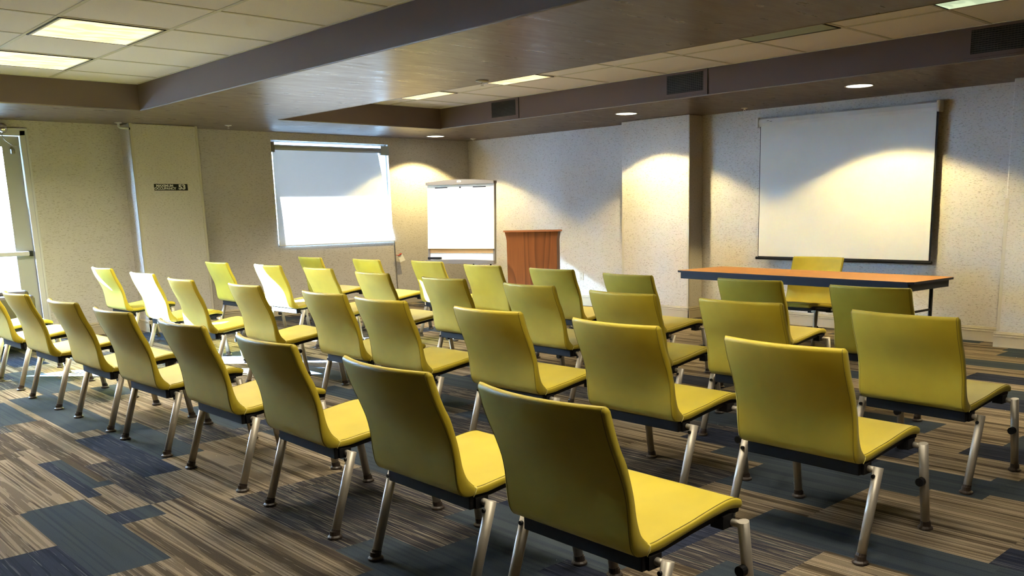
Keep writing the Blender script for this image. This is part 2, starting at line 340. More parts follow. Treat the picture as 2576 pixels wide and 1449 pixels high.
# suspended grid
TROFF_L = [(2.412, 7.342), (2.412, 8.952), (2.412, 4.122), (2.412, 2.512), (2.412, 0.902)]
TROFF_E = [(0.177, 8.952), (0.177, 7.342)]
TROFF_R = [(6.31, 8.952), (6.31, 7.342), (6.31, 4.122), (6.31, 2.512)]
ylines = [6.939 + 0.805 * k_ for k_ in range(-11, 5)]
xl = {0: [2.05 - 0.745 * k_ for k_ in range(0, 6)] + [2.795], 1: [5.935, 6.685]}
g1 = bmesh.new(); g2 = bmesh.new()
for i, t in enumerate(TR):
    for y in ylines:
        if not t[2] < y < t[3]: continue
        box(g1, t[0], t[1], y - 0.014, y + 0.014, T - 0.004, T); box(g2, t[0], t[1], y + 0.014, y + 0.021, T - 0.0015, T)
    for x in xl[i]:
        box(g1, x - 0.014, x + 0.014, t[2], t[3], T - 0.0045, T)
    for x0, x1 in ((t[0], t[0] + 0.022), (t[1] - 0.022, t[1])): box(g1, x0, x1, t[2], t[3], T - 0.006, T)
    box(g1, t[0], t[1], t[3] - 0.022, t[3], T - 0.006, T)
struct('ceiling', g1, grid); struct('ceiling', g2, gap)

# ---------------------------------------------------------------- ceiling lights
def troffer(x, y, lens, label, lit, spread=124):
    t = thing('ceiling_light_panel', label, 'ceiling light', (x, y, T), 0, 'square ceiling light panels')
    w, d = 0.357, 0.388
    bm = bmesh.new(); z0, z1 = -0.009, -0.001
    box(bm, -w, w, -d, -d + 0.014, z0, z1); box(bm, -w, w, d - 0.014, d, z0, z1); box(bm, -w, -w + 0.014, -d, d, z0, z1); box(bm, w - 0.014, w, -d, d, z0, z1)
    obj('frame', bm, black, t)
    obj('lens', bx(-w + 0.026, w - 0.026, -d + 0.018, d - 0.018, -0.0085, -0.002), lens, t)
    bm = bmesh.new(); box(bm, -w + 0.012, -w + 0.028, -d + 0.01, d - 0.01, -0.0095, -0.002); box(bm, w - 0.028, w - 0.012, -d + 0.01, d - 0.01, -0.0095, -0.002)
    obj('inner_rim', bm, white if lit else black, t)
    if lit:
        l = bpy.data.lights.new('panel_light', 'AREA'); l.shape = 'RECTANGLE'; l.size = 0.62; l.size_y = 0.7; l.spread = math.radians(spread); l.energy = TROFFER * lit; l.color = (1.0, 0.90, 0.70)
        lo = bpy.data.objects.new('panel_light', l); COL.objects.link(lo); lo.parent = t; lo.location = (0, 0, -0.013)
    return t
names_l = ['lit square ceiling light nearer the brown beam corner of the left tray, upper of the two seen', 'lit square ceiling light at the picture edge in the left tray, nearest the window wall',
           'lit square ceiling light overhead in the left tray, above the middle chairs', 'lit square ceiling light overhead in the left tray, above the nearest chairs', 'lit square ceiling light in the left tray behind the viewer']
for i, ((x, y), nm) in enumerate(zip(TROFF_L, names_l)): troffer(x, y, lens_on, nm, 11 if y > 6 else 4.2, 146 if y > 6 else 120)
troffer(*TROFF_E[0], lens_on, 'lit square ceiling light off the left picture edge, nearest the window wall', 10, 146)
troffer(*TROFF_E[1], lens_on, 'lit square ceiling light off the left picture edge, farther from the window wall', 10, 146)
troffer(*TROFF_R[0], lens_on, 'small-looking yellow ceiling light farthest down the right tray, nearest the window wall', 9)
troffer(*TROFF_R[1], lens_on, 'yellow ceiling light in the right tray beside the round ceiling sprinkler', 6)
troffer(*TROFF_R[2], lens_off, 'unlit grey-green ceiling light in the right tray between two dark air vents', 0)
troffer(*TROFF_R[3], lens_dim, 'pale green lit ceiling light in the right tray at the top right corner of the picture', 5)
def downlight(x, y, label):
    t = thing('recessed_downlight', label, 'ceiling light', (x, y, S), 0, 'round recessed downlights')
    bm = bmesh.new(); n = 40
    prof = [(0.118, -0.0005), (0.132, -0.001), (0.135, -0.005), (0.128, -0.008), (0.118, -0.006)]
    rings = [[bm.verts.new((r * math.cos(2 * PI * j / n), r * math.sin(2 * PI * j / n), z)) for j in range(n)] for r, z in prof]
    for q, w in zip(rings, rings[1:] + rings[:1]):
        for j in range(n): bm.faces.new((q[j], q[(j + 1) % n], w[(j + 1) % n], w[j]))
    obj('trim_ring', bm, white, t, smooth=True)
    bm = bmesh.new(); lathe(bm, [(0.117, -0.001), (0.117, -0.004)], 40); obj('lens', bm, lamp, t)
    l = bpy.data.lights.new('spot', 'SPOT'); l.energy = DOWN_POWER; l.color = WARM; l.spot_size = math.radians(124); l.spot_blend = 0.14; l.shadow_soft_size = 0.05
    lo = bpy.data.objects.new('spot', l); COL.objects.link(lo); lo.parent = t; lo.location = (0, 0, -0.06)
downlight(8.10, 10.97, 'round lit downlight near the corner above the flip chart easel')
downlight(8.09, 7.24, 'round lit downlight in front of the wall column')
downlight(8.07, 4.31, 'round lit downlight in front of the projection screen')
downlight(8.07, 1.30, 'round lit downlight off the right edge, beyond the end column')
# air vents in the right tray riser
def vent(y0, y1, label, seam_y):
    X = 7.4815; t = thing('air_vent', label, 'air vent', (X, (y0 + y1) / 2, 2.586), 0, 'wall air vents in the right tray')
    h = (y1 - y0) / 2; zc = 0.09
    bm = bmesh.new(); fw = 0.05
    box(bm, -0.006, 0, -h - fw, h + fw, zc, zc + 0.022); box(bm, -0.006, 0, -h - fw, h + fw, -zc - 0.03, -zc); box(bm, -0.006, 0, -h - fw, -h, -zc, zc); box(bm, -0.006, 0, h, h + fw, -zc, zc)
    obj('frame', bm, riser, t)
    obj('opening', bx(-0.001, 0.0005, -h, h, -zc, zc), dark, t)
    bm = bmesh.new()
    for i in range(11):
        z = -zc + 0.016 * i + 0.010; vs = box(bm, -0.006, -0.001, -h, h, z - 0.002, z + 0.003)
    for i in range(19):
        y = -h + (2 * h) * (i + 0.5) / 19; box(bm, -0.0035, -0.001, y - 0.0015, y + 0.0015, -zc, zc)
    obj('louvre_grille', bm, greyp if False else mat_louvre, t)
    obj('seam', bx(-0.0065, 0, -h - fw - 0.006, -h - fw, -0.135, 0.105), dark, t)
mat_louvre = mat('louvre_paint', (0.035, 0.028, 0.026), 0.5)
vent(8.483, 8.935, 'air vent farthest away in the right tray, with one bright slat', 8.44)
vent(5.667, 6.131, 'dark gridded air vent in the middle of the right tray', 5.6)
vent(2.60, 3.058, 'largest-looking dark air vent at the right picture edge', 2.5)

# sprinklers
def sprinkler(x, y, label, side=False, r=0.04):
    t = thing('sprinkler', label, 'sprinkler', (x, y, S), 0, 'fire sprinklers')
    bm = bmesh.new(); lathe(bm, [(r, -0.0005), (r * 1.02, -0.006), (r * 0.6, -0.012), (0.012, -0.014)], 24); obj('escutcheon', bm, white, t, smooth=True)
    bm = bmesh.new()
    if side:
        tube(bm, [(0, 0, -0.012), (0, 0, -0.05)], 0.014, 12); tube(bm, [(0.0, 0, -0.045), (0.015, -0.005, -0.058), (0.10, -0.03, -0.066)], 0.011, 12)
        obj('head', bm, white, t, smooth=True)
        bm = bmesh.new(); tube(bm, [(0.10, -0.03, -0.066), (0.112, -0.033, -0.067)], 0.012, 12); obj('nozzle', bm, black, t)
    else:
        tube(bm, [(0, 0, -0.01), (0, 0, -0.02)], 0.008, 10)
        for s in (-1, 1): tube(bm, [(0, s * 0.006, -0.018), (0, s * 0.012, -0.024), (0, s * 0.012, -0.036), (0, s * 0.004, -0.042)], 0.002, 6)
        lathe(bm, [(0.016, -0.042), (0.016, -0.044)], 16); obj('head', bm, chrome if r > 0.045 else white, t)
sprinkler(4.972, 10.904, 'white fire sprinkler on the ceiling between the window and the occupancy sign')
sprinkler(5.048, 6.144, 'round fire sprinkler under the middle of the wide ceiling beam', r=0.055)
sprinkler(8.857, 11.048, 'small fire sprinkler in the ceiling corner above the flip chart easel')
sprinkler(8.771, 6.069, 'small fire sprinkler above the left end of the projection screen')
sprinkler(3.827, 11.25, 'white sidewall sprinkler with a short horizontal nozzle beside the sign column', side=True)

# ---------------------------------------------------------------- door, window, outdoors
def door(n, x0, x1):
    t = bpy.data.objects.new(n, None); COL.objects.link(t); t.location = ((x0 + x1) / 2, YW, 0); t['kind'] = 'structure'; w = (x1 - x0) / 2
    bm = bmesh.new()
    for s in (-1, 1):
        box(bm, *sorted((s * w, s * (w - 0.055))), -0.012, 0.12, 0, 2.33); box(bm, *sorted((s * (w + 0.025), s * w)), -0.02, 0.0, 0, 2.345)
    box(bm, -w, w, -0.012, 0.12, 2.275, 2.33); box(bm, -w - 0.025, w + 0.025, -0.02, 0, 2.33, 2.355)
    obj('door_frame', bm, white, t, bevel=0.004)
    bm = bmesh.new(); l = w - 0.058; st = 0.175
    box(bm, -l, -l + st, 0.03, 0.075, 0.01, 2.27); box(bm, l - st, l, 0.03, 0.075, 0.01, 2.27); box(bm, -l + st, l - st, 0.03, 0.075, 0.01, 0.22); box(bm, -l + st, l - st, 0.03, 0.075, 2.155, 2.27)
    obj('door_leaf', bm, doorp, t, bevel=0.003)
    obj('door_glass', bx(-l + st, l - st, 0.05, 0.056, 0.22, 2.155), glass, t)
    bm = bmesh.new(); box(bm, -l + 0.03, l - 0.055, -0.035, 0.0, 0.965, 1.015); box(bm, -l + 0.02, -l + 0.06, -0.03, 0.03, 0.96, 1.02)
    obj('push_bar', bm, white, t, bevel=0.008)
    obj('push_bar_end', bx(l - 0.055, l - 0.02, -0.038, 0.03, 0.96, 1.02), black, t, bevel=0.005)
    bm = bmesh.new(); box(bm, -0.30, -0.02, -0.03, 0.03, 2.17, 2.235); obj('door_closer', bm, alu, t, bevel=0.008)
    return t
d1 = door('door_1', *DOORS[0][:2]); door('door_2', *DOORS[1][:2])
bm = bmesh.new(); tube(bm, [(0.33, -0.02, 2.31), (0.30, -0.05, 2.27), (0.32, -0.055, 2.22), (0.39, -0.04, 2.165), (0.455, -0.02, 2.15)], 0.005, 8); obj('curved_arm', bm, chrome, d1, smooth=True)
bm = bmesh.new(); box(bm, 0.375, 0.415, -0.02, 0.03, 2.075, 2.13); obj('latch_block', bm, greyp, d1, bevel=0.008)
# twin head emergency light above the door
t = thing('emergency_light', 'clear round emergency light head above the glass door', 'light', (2.66, YW, 2.37))
obj('housing', bx(-0.17, 0.02, -0.05, 0, -0.05, 0.04), white, t, bevel=0.012)
bm = bmesh.new(); bmesh.ops.create_uvsphere(bm, u_segments=20, v_segments=12, radius=0.055, matrix=Matrix.Translation((0.045, -0.06, -0.025)))
obj('lamp_head', bm, chrome, t, smooth=True)
# glazed side light beyond the doors, outside the picture
w2 = bpy.data.objects.new('window_2', None); COL.objects.link(w2); w2.location = (-0.12, YW, 0); w2['kind'] = 'structure'
bm = bmesh.new()
for x in (-0.28, 0.23): box(bm, x, x + 0.05, 0.02, 0.10, 0.15, 2.16)
box(bm, -0.28, 0.28, 0.02, 0.10, 0.15, 0.2); box(bm, -0.28, 0.28, 0.02, 0.10, 2.11, 2.16); obj('window_frame', bm, white, w2)
obj('window_glass', bx(-0.25, 0.25, 0.06, 0.065, 0.18, 2.13), glass, w2)
# window with roller shade
w1 = bpy.data.objects.new('window_1', None); COL.objects.link(w1); w1.location = ((WIN[0] + WIN[1]) / 2, YW, WIN[2]); w1['kind'] = 'structure'
hw, hh = (WIN[1] - WIN[0]) / 2, WIN[3] - WIN[2]
bm = bmesh.new(); t_ = 0.025
box(bm, -hw, -hw + t_, 0.05, 0.07, 0, hh); box(bm, hw - t_, hw, 0.05, 0.07, 0, hh); box(bm, -hw, hw, 0.05, 0.07, 0, t_); box(bm, -hw, hw, 0.05, 0.07, hh - t_, hh)
obj('window_frame', bm, white, w1); obj('window_glass', bx(-hw + t_, hw - t_, 0.058, 0.062, t_, hh - t_), glass, w1)
obj('window_sill', bx(-hw, hw, 0.0, 0.05, -0.012, 0.002), white, w1)
bm = bmesh.new(); box(bm, -hw - 0.0, -hw + 0.003, 0.0, 0.05, 0, hh); box(bm, hw - 0.003, hw, 0.0, 0.05, 0, hh); box(bm, -hw, hw, 0, 0.05, hh - 0.003, hh); obj('window_reveal', bm, white, w1)
tb = thing('roller_shade', 'white roller shade pulled down over the window, glowing in its lower half', 'blind', ((WIN[0] + WIN[1]) / 2, YW + 0.012, 2.25))
bm = bmesh.new(); tube(bm, [(-hw + 0.045, 0, 0.0), (hw - 0.14, 0, 0.0)], 0.036, 20); obj('roller_tube', bm, mat('shade_roll', (0.42, 0.43, 0.42), 0.7), tb, smooth=True)
NX, NZ = 24, 20; bm = bmesh.new(); g = []
for j in range(NZ + 1):
    v = j / NZ; row = []
    for i in range(NX + 1):
        u = i / NX; xl_ = -hw + 0.035 + (-0.035) * v; xr_ = hw - 0.155 + 0.165 * v
        y = 0.026 - 0.054 * v + 0.003 * math.sin(v * 7 + u * 3)
        row.append(bm.verts.new((xl_ + (xr_ - xl_) * u, y, -0.02 - 1.285 * v)))
    g.append(row)
for j in range(NZ):
    for i in range(NX): bm.faces.new((g[j][i], g[j][i + 1], g[j + 1][i + 1], g[j + 1][i]))
obj('shade_cloth', bm, shade, tb, smooth=True)
bm = bmesh.new(); tube(bm, [(-hw + 0.0, -0.030, -1.305), (hw + 0.01, -0.030, -1.305)], 0.007, 8); obj('hem_bar', bm, white, tb)
bm = bmesh.new(); box(bm, -hw + 0.004, -hw + 0.04, -0.035, 0.03, -0.065, 0.065); obj('bracket', bm, greyp, tb)
bm = bmesh.new(); box(bm, hw - 0.14, hw - 0.004, -0.035, 0.03, -0.065, 0.065); obj('bracket', bm, mat('bracket_metal', (0.42, 0.47, 0.50), 0.4, 0.4), tb)
bm = bmesh.new(); tube(bm, [(hw + 0.02, -0.020, -1.3), (hw + 0.028, -0.021, -1.9), (hw + 0.03, -0.021, -2.1)], 0.006, 8); cd = obj('pull_cord', bm, mat('beige_cord', (0.28, 0.25, 0.20), 0.7), None, loc=tb.location)
tag(cd, 'thin beige cord running down the wall below the right end of the window', 'cord')
t = thing('paper_tag', 'small white paper tag tied with red ribbon on the cord below the window', 'tag', (7.70, YW - 0.03, 0.70), 0)
bm = bmesh.new(); v4 = [(0.0, -0.01, 0.02), (0.075, -0.012, 0.045), (0.115, -0.03, -0.05), (0.02, -0.03, -0.075)]
fa = [bm.verts.new(p) for p in v4]; fb = [bm.verts.new((p[0], p[1] + 0.002, p[2])) for p in v4]; bm.faces.new(fa); bm.faces.new(fb[::-1])
for i in range(4): bm.faces.new((fa[i], fb[i], fb[(i + 1) % 4], fa[(i + 1) % 4]))
obj('card', bm, paper, t)
bm = bmesh.new(); tube(bm, [(-0.035, -0.005, 0.035), (0.0, -0.015, 0.025), (0.035, -0.02, 0.045), (0.06, -0.015, 0.05)], [0.004, 0.006, 0.012, 0.008], 8); obj('ribbon', bm, red, t, smooth=True)
# outdoors: paving, unseen low wall added to shade the lower part of the glass, canopy over the window
struct('ground', bx(-30, 30, YW + 0.22, 45, -0.1, -0.02), concrete)
gw = obj('sun_block_wall', bx(-6, 3.4, 12.35, 12.5, -0.02, 1.52), outw); tag(gw, 'pale stucco wall added outside the glass door to block low sun', 'wall'); gw['kind'] = 'structure'
cn = obj('window_canopy', bx(2.9, 8.4, 11.70, 14.0, 2.69, 2.79), outw); cn['kind'] = 'structure'
hd = obj('sky_blocker', bx(3.2, 32.0, 17.5, 24.0, -0.02, 9.0), mat('grey_block', (0.30, 0.30, 0.29), 0.9)); hd['kind'] = 'structure'  # unseen mass added to cut sky light on the window shade

# ---------------------------------------------------------------- the chair
def catmull(P, per=3):
    out = []
    for i in range(len(P) - 1):
        p0, p1, p2, p3 = P[max(i - 1, 0)], P[i], P[i + 1], P[min(i + 2, len(P) - 1)]
        for j in range(per):
            t_ = j / per
            out.append(tuple(0.5 * ((2 * b) + (-a + c_) * t_ + (2 * a - 5 * b + 4 * c_ - d_) * t_ ** 2 + (-a + 3 * b - 3 * c_ + d_) * t_ ** 3) for a, b, c_, d_ in zip(p0, p1, p2, p3)))
    out.append(P[-1]); return out
def sag(z, y, W=0.276): 
    s = max(0.0, min(1.0, (z - 0.43) / 0.40)); s = s * s * (3 - 2 * s)
    return -0.05 * s * (1 - (y / W) ** 2)
def pad(Fp, Bp, W, name, parent, endcap=True):
    Q = catmull([(*a, *b) for a, b in zip(Fp, Bp)], 3); st = [(Vector((q[0], q[1])), Vector((q[2], q[3])), 1.0) for q in Q]
    if endcap:                                  # rounded free end
        a, b, _ = st[-1]; c0 = (a + b) / 2; h = (a - b) / 2; a1, b1, _ = st[-2]; d = (c0 - (a1 + b1) / 2).normalized() * h.length
        for th in (30, 60, 80): cth, sth = math.cos(math.radians(th)), math.sin(math.radians(th)); st.append((c0 + d * sth + h * cth, c0 + d * sth - h * cth, 1 - 0.02 * sth))
    bm = bmesh.new(); rings = []; n = 14; er = 0.010
    for a, b, ws in st:
        ring = []; w = W * ws; c0 = (a + b) / 2; h = (a - b) / 2; e = min(er, h.length)
        ys = [-w + er + (2 * w - 2 * er) * i / n for i in range(n + 1)]
        for y in ys: ring.append((c0 + h, y))
        for th in (30, 60): ring.append((c0 + h * (1 - e / max(h.length, 1e-6) * (1 - math.cos(math.radians(th)))), w - er + er * math.sin(math.radians(th))))
        for th in (60, 30): ring.append((c0 - h * (1 - e / max(h.length, 1e-6) * (1 - math.cos(math.radians(th)))), w - er + er * math.sin(math.radians(th))))
        for y in ys[::-1]: ring.append((c0 - h, y))
        for th in (30, 60): ring.append((c0 - h * (1 - e / max(h.length, 1e-6) * (1 - math.cos(math.radians(th)))), -(w - er + er * math.sin(math.radians(th)))))
        for th in (60, 30): ring.append((c0 + h * (1 - e / max(h.length, 1e-6) * (1 - math.cos(math.radians(th)))), -(w - er + er * math.sin(math.radians(th)))))
        rings.append([bm.verts.new((p.x + sag(p.y, y), y, p.y)) for p, y in ring])
    m_ = len(rings[0])
    for q, w in zip(rings, rings[1:]):
        for j in range(m_): bm.faces.new((q[j], q[(j + 1) % m_], w[(j + 1) % m_], w[j]))
    bm.faces.new(rings[0][::-1]); bm.faces.new(rings[-1])
    return obj(name, bm, fabric, parent, smooth=True), st
def make_chair(label):
    ch = thing('conference_chair', label, 'chair', (0, 0, 0), 0, 'yellow-green chairs set out in rows')
    F1 = [(.081, .407), (.052, .435), (.035, .465), (.022, .51), (.012, .57), (0, .62), (-.016, .674), (-.038, .719), (-.057, .77), (-.071, .815), (-.077, .834)]
    B1 = [(.066, .379), (.031, .384), (.006, .408), (-.004, .455), (-.010, .53), (-.022, .595), (-.045, .660), (-.068, .715), (-.087, .765), (-.101, .812), (-.106, .831)]
    back, stb = pad(F1, B1, 0.276, 'backrest', ch)
    F2 = [(.081, .407), (.118, .408), (.183, .416), (.272, .426), (.342, .437), (.414, .447), (.463, .451), (.498, .448), (.524, .438)]
    B2 = [(.066, .379), (.13, .379), (.19, .387), (.28, .400), (.35, .409), (.42, .416), (.465, .418), (.498, .414), (.518, .410)]
    seat, sts = pad(F2, B2, 0.272, 'seat', ch)
    for nm, par, st, W in (('seam', back, stb, 0.2665), ('seam', seat, sts, 0.2625)):
        bm = bmesh.new()
        for s in (-1, 1):
            tube(bm, [(a.x + (a - b).normalized().x * 0.0003 + sag(a.y, W), s * W, a.y + (a - b).normalized().y * 0.0003) for a, b, _ in st[1:]], 0.0014, 5)
            if par is back: tube(bm, [(b.x + sag(b.y, W), s * W, b.y) for a, b, _ in st[4:-1]], 0.0012, 5)
        obj(nm, bm, seam, par)
    bm = bmesh.new()
    for s in (-1, 1): tube(bm, [(.081, s * .262, .4085), (.080, s * .273, .404), (.072, s * .277, .392), (.065, s * .273, .378)], 0.0016, 5)
    obj('corner_stitch', bm, stitch, back)
    bm = bmesh.new(); box(bm, 0.055, 0.085, -0.262, 0.262, 0.328, 0.378); obj('crossbar', bm, black, ch, bevel=0.004)
    bm = bmesh.new(); box(bm, 0.45, 0.475, -0.25, 0.25, 0.372, 0.405); obj('crossbar', bm, black, ch, bevel=0.004)
    for s in (-1, 1):
        bm = bmesh.new(); prism(bm, [(0.07, 0.358), (0.16, 0.362), (0.30, 0.380), (0.43, 0.392), (0.53, 0.392), (0.535, 0.409), (0.45, 0.417), (0.30, 0.401), (0.15, 0.381), (0.07, 0.378)], s * 0.235 - 0.018, s * 0.235 + 0.018)
        for cx_, cz_ in ((0.105, 0.352), (0.455, 0.383)): box(bm, cx_ - 0.03, cx_ + 0.025, *sorted((s * 0.222, s * 0.272)), cz_ - 0.022, cz_ + 0.02)
        obj('side_rail', bm, black, ch)
    for s in (-1, 1):
        for rear in (True, False):
            tp = Vector((0.112, s * 0.312, 0.362)) if rear else Vector((0.478, s * 0.310, 0.386)); ft = Vector((0.006, s * 0.312, 0.022)) if rear else Vector((0.534, s * 0.312, 0.022))
            bm = bmesh.new(); tube(bm, [tp, tp.lerp(ft, 0.5), ft], [0.0195, 0.019, 0.0185], 14)
            tube(bm, [(tp.x - 0.006, s * 0.262, tp.z - 0.010), (tp.x, s * 0.312, tp.z - 0.013)], 0.0125, 12)
            lg = obj('leg', bm, alu, ch, smooth=False)
            for p in lg.data.polygons: p.use_smooth = len(p.vertices) == 4
            bm = bmesh.new(); d = (tp - ft).normalized(); tube(bm, [ft - d * 0.004, ft + d * 0.018], 0.0205, 12); lathe(bm, [(0.028, 0.0), (0.032, 0.004), (0.031, 0.010), (0.023, 0.016), (0.021, 0.034)], 14, ft.x + (-0.002 if rear else 0.002), ft.y)
            obj('glide', bm, brownfoot, lg)
            bm = bmesh.new()
            if rear: p = tp.lerp(ft, 0.09); tube(bm, [p + Vector((-0.012, -s * 0.004, 0)), p + Vector((-0.026, -s * 0.004, 0))], 0.008, 10)
            else: p = tp.lerp(ft, 0.45); tube(bm, [p + Vector((-0.010, 0, 0)), p + Vector((-0.022, 0, 0)), p + Vector((-0.044, 0, 0))], [0.012, 0.019, 0.018], 14)
            obj('knob', bm, black, lg)
    return ch
R1 = 'row nearest the viewer'
CH = [
 ((1.798, 1.869, -1.1), 'large yellow-green chair closest to the viewer, at the near end of the first row'),
 ((1.804, 2.674, -1.0), 'yellow-green chair directly left of the closest chair, with its left rear leg fully visible'),
 ((1.829, 3.634, -1.4), 'yellow-green chair third from the right end of the nearest row'),
 ((1.844, 4.575, 0.5), 'yellow-green chair fourth from the right end of the nearest row'),
 ((1.835, 5.553, 1.8), 'yellow-green chair fifth from the right end of the nearest row'),
 ((1.829, 6.468, 0.9), 'yellow-green chair sixth from the right end of the nearest row'),
 ((1.805, 7.504, 1.3), 'yellow-green chair in the nearest row, in front of the dark brown armchair'),
 ((1.823, 8.573, 0.5), 'yellow-green chair cut off by the left picture edge, in the nearest row'),
 ((1.86, 9.57, 0.0), 'chair of the nearest row showing only its sunny seat, beside the door'),
 ((3.077, 1.869, -1.9), 'broad-backed chair at the right end of the second row, right of the closest chair'),
 ((3.154, 2.822, -0.2), 'chair second from the right end of the second row, behind the closest chair'),
 ((3.156, 3.76, 1.5), 'chair third from the right end of the second row'),
 ((3.133, 4.765, 0.8), 'chair fourth from the right end of the second row, just right of its close neighbour'),
 ((3.164, 5.504, 0.7), 'chair fifth from the right end of the second row, tucked close to its right neighbour'),
 ((3.162, 6.695, -1.2), 'chair sixth from the right end of the second row, before the half sunlit chair'),
 ((3.115, 7.808, -1.4), 'second row chair with a sunny stripe on its seat, right of the white-lit chair'),
 ((3.217, 8.988, 1.6), 'chair whose whole back is bleached white by the sun, below the occupancy sign'),
 ((3.3, 10.39, 1.9), 'pale-backed chair at the far left end of the second row, against the wallpapered wall'),
 ((4.209, 1.919, -3.4), 'chair at the far right of the third row, nearest the right picture edge'),
 ((4.27, 2.905, 1.5), 'chair of the third row left of the one at the right edge, before the table'),
 ((4.281, 3.798, 1.0), 'chair third from the right end of the third row'),
 ((4.363, 4.762, -1.1), 'chair fourth from the right end of the third row, below the lectern'),
 ((4.411, 5.832, 1.0), 'chair fifth from the right end of the third row'),
 ((4.465, 6.956, -1.0), 'chair sixth from the right end of the third row'),
 ((4.547, 8.054, -0.5), 'chair seventh from the right end of the third row, below the window'),
 ((4.525, 9.076, 2.0), 'chair with a diagonal sunlight edge across its back, below the left end of the window'),
 ((4.469, 10.214, 1.0), 'pale-backed chair at the far left end of the third row'),
 ((5.435, 2.731, 0.9), 'dark olive chair at the right end of the front row, before the table legs'),
 ((5.526, 3.695, -0.5), 'dark olive chair second from the right end of the front row, before the folding table'),
 ((5.452, 4.793, -3.0), 'grey-green chair of the front row between the lectern and the table'),
 ((5.599, 5.837, 2.0), 'grey-green chair of the front row overlapping the lower right of the lectern'),
 ((5.657, 6.879, 0.9), 'blue-green looking chair of the front row left of the lectern'),
 ((5.79, 7.975, 0.8), 'blue-green looking chair of the front row under the left side of the flip chart'),
 ((5.672, 8.984, 0.3), 'front row chair below the right end of the window, beside the paper tag'),
 ((5.615, 10.164, -0.1), 'leftmost chair of the front row, below the middle of the window'),
]
proto = make_chair(CH[0][1]); (x, y, a), _ = CH[0]; proto.location = (x, y, 0); proto.rotation_euler = (0, 0, math.radians(a))
for (x, y, a), lab in CH[1:]: copy_thing(proto, (x, y, 0), math.radians(a), lab)
pc = copy_thing(proto, (7.965, 4.67, 0), math.radians(181.5), 'lone yellow-green chair behind the folding table, facing the rows')

# ---------------------------------------------------------------- brown armchair by the door
t = thing('armchair', 'dark brown rounded armchair beside the glass door, half hidden by yellow chairs', 'armchair', (2.32, 10.98, 0), math.radians(80))
bm = bmesh.new(); box(bm, -0.34, 0.34, -0.33, 0.30, 0.16, 0.42); obj('seat', bm, brownl, t, bevel=0.05)
bm = bmesh.new(); prism(bm, [(-0.36, 0.16), (0.36, 0.16), (0.37, 0.62), (0.33, 0.73), (0.24, 0.77), (-0.24, 0.77), (-0.33, 0.73), (-0.37, 0.62)], 0.25, 0.40); obj('backrest', bm, brownl, t, bevel=0.03)
for s in (-1, 1):
    bm = bmesh.new(); box(bm, *sorted((s * 0.34, s * 0.45)), -0.32, 0.36, 0.16, 0.60); obj('armrest', bm, brownl, t, bevel=0.035)
for sx_ in (-1, 1):
    for sy_ in (-1, 1):
        bm = bmesh.new(); tube(bm, [(sx_ * 0.36, sy_ * 0.28, 0.0), (sx_ * 0.34, sy_ * 0.26, 0.17)], [0.015, 0.022], 10); obj('leg', bm, black, t)

# ---------------------------------------------------------------- sign
t = thing('occupancy_sign', 'small black wall sign reading MAXIMUM OCCUPANCY 53', 'sign', (4.345, 11.2345, 1.713))
obj('plate', bx(-0.198, 0.198, -0.004, 0, -0.038, 0.038), signb, t)
def text(body, x, z, size, parent, m, sx_=1.0, y=-0.0045, rot=(PI / 2, 0, 0), off=0.0):
    cu = bpy.data.curves.new('t', 'FONT'); cu.body = body; cu.size = size; cu.align_x = 'CENTER'; cu.align_y = 'CENTER'; cu.extrude = 0.0006; cu.offset = off
    tmp = bpy.data.objects.new('t', cu); COL.objects.link(tmp); bpy.context.view_layer.update()
    me = bpy.data.meshes.new_from_object(tmp.evaluated_get(bpy.context.evaluated_depsgraph_get())); bpy.data.objects.remove(tmp)
    me.materials.clear(); me.materials.append(m)
    o = link('lettering', me, parent, (x, y, z), rot); o.scale = (sx_, 1, 1); return o
text('MAXIMUM', -0.075, 0.0165, 0.037, t, textw, 1.16, off=0.0016); text('OCCUPANCY', -0.070, -0.0160, 0.037, t, textw, 1.10, off=0.0016); text('53', 0.130, 0.000, 0.078, t, textw, 1.12, off=0.0036)

# ---------------------------------------------------------------- projection screen
t = thing('projection_screen', 'white pull-down projection screen on the wall behind the table', 'projection screen', (XR - 0.05, 4.97, 2.28))
def sy(v): return v - 4.97
bm = bmesh.new(); prism(bm, [(0.045, 0.050), (-0.02, 0.052), (-0.045, 0.035), (-0.05, -0.01), (-0.035, -0.042), (0.045, -0.045)], sy(3.96), sy(6.01)); obj('casing', bm, casing, t)
for y in (3.945, 6.025):
    bm = bmesh.new(); box(bm, -0.056, 0.046, sy(y) - 0.018, sy(y) + 0.018, -0.052, 0.060); obj('end_cap', bm, casing, t, bevel=0.01)
bm = bmesh.new(); box(bm, -0.034, -0.031, sy(3.963), sy(5.985), -1.50, -0.04); obj('screen_surface', bm, screen_m, t)
bm = bmesh.new(); box(bm, -0.030, -0.028, sy(3.945), sy(5.995), -1.515, -0.04); obj('black_backing', bm, black, t)
bm = bmesh.new(); tube(bm, [(-0.030, sy(3.93), -1.522), (-0.030, sy(6.02), -1.522)], 0.017, 10); obj('weight_bar', bm, black, t)
bm = bmesh.new(); box(bm, -0.0515, -0.050, 0.90, 0.93, 0.012, 0.017); box(bm, -0.0515, -0.050, 0.86, 0.89, 0.004, 0.009); obj('maker_mark', bm, greyp, t)

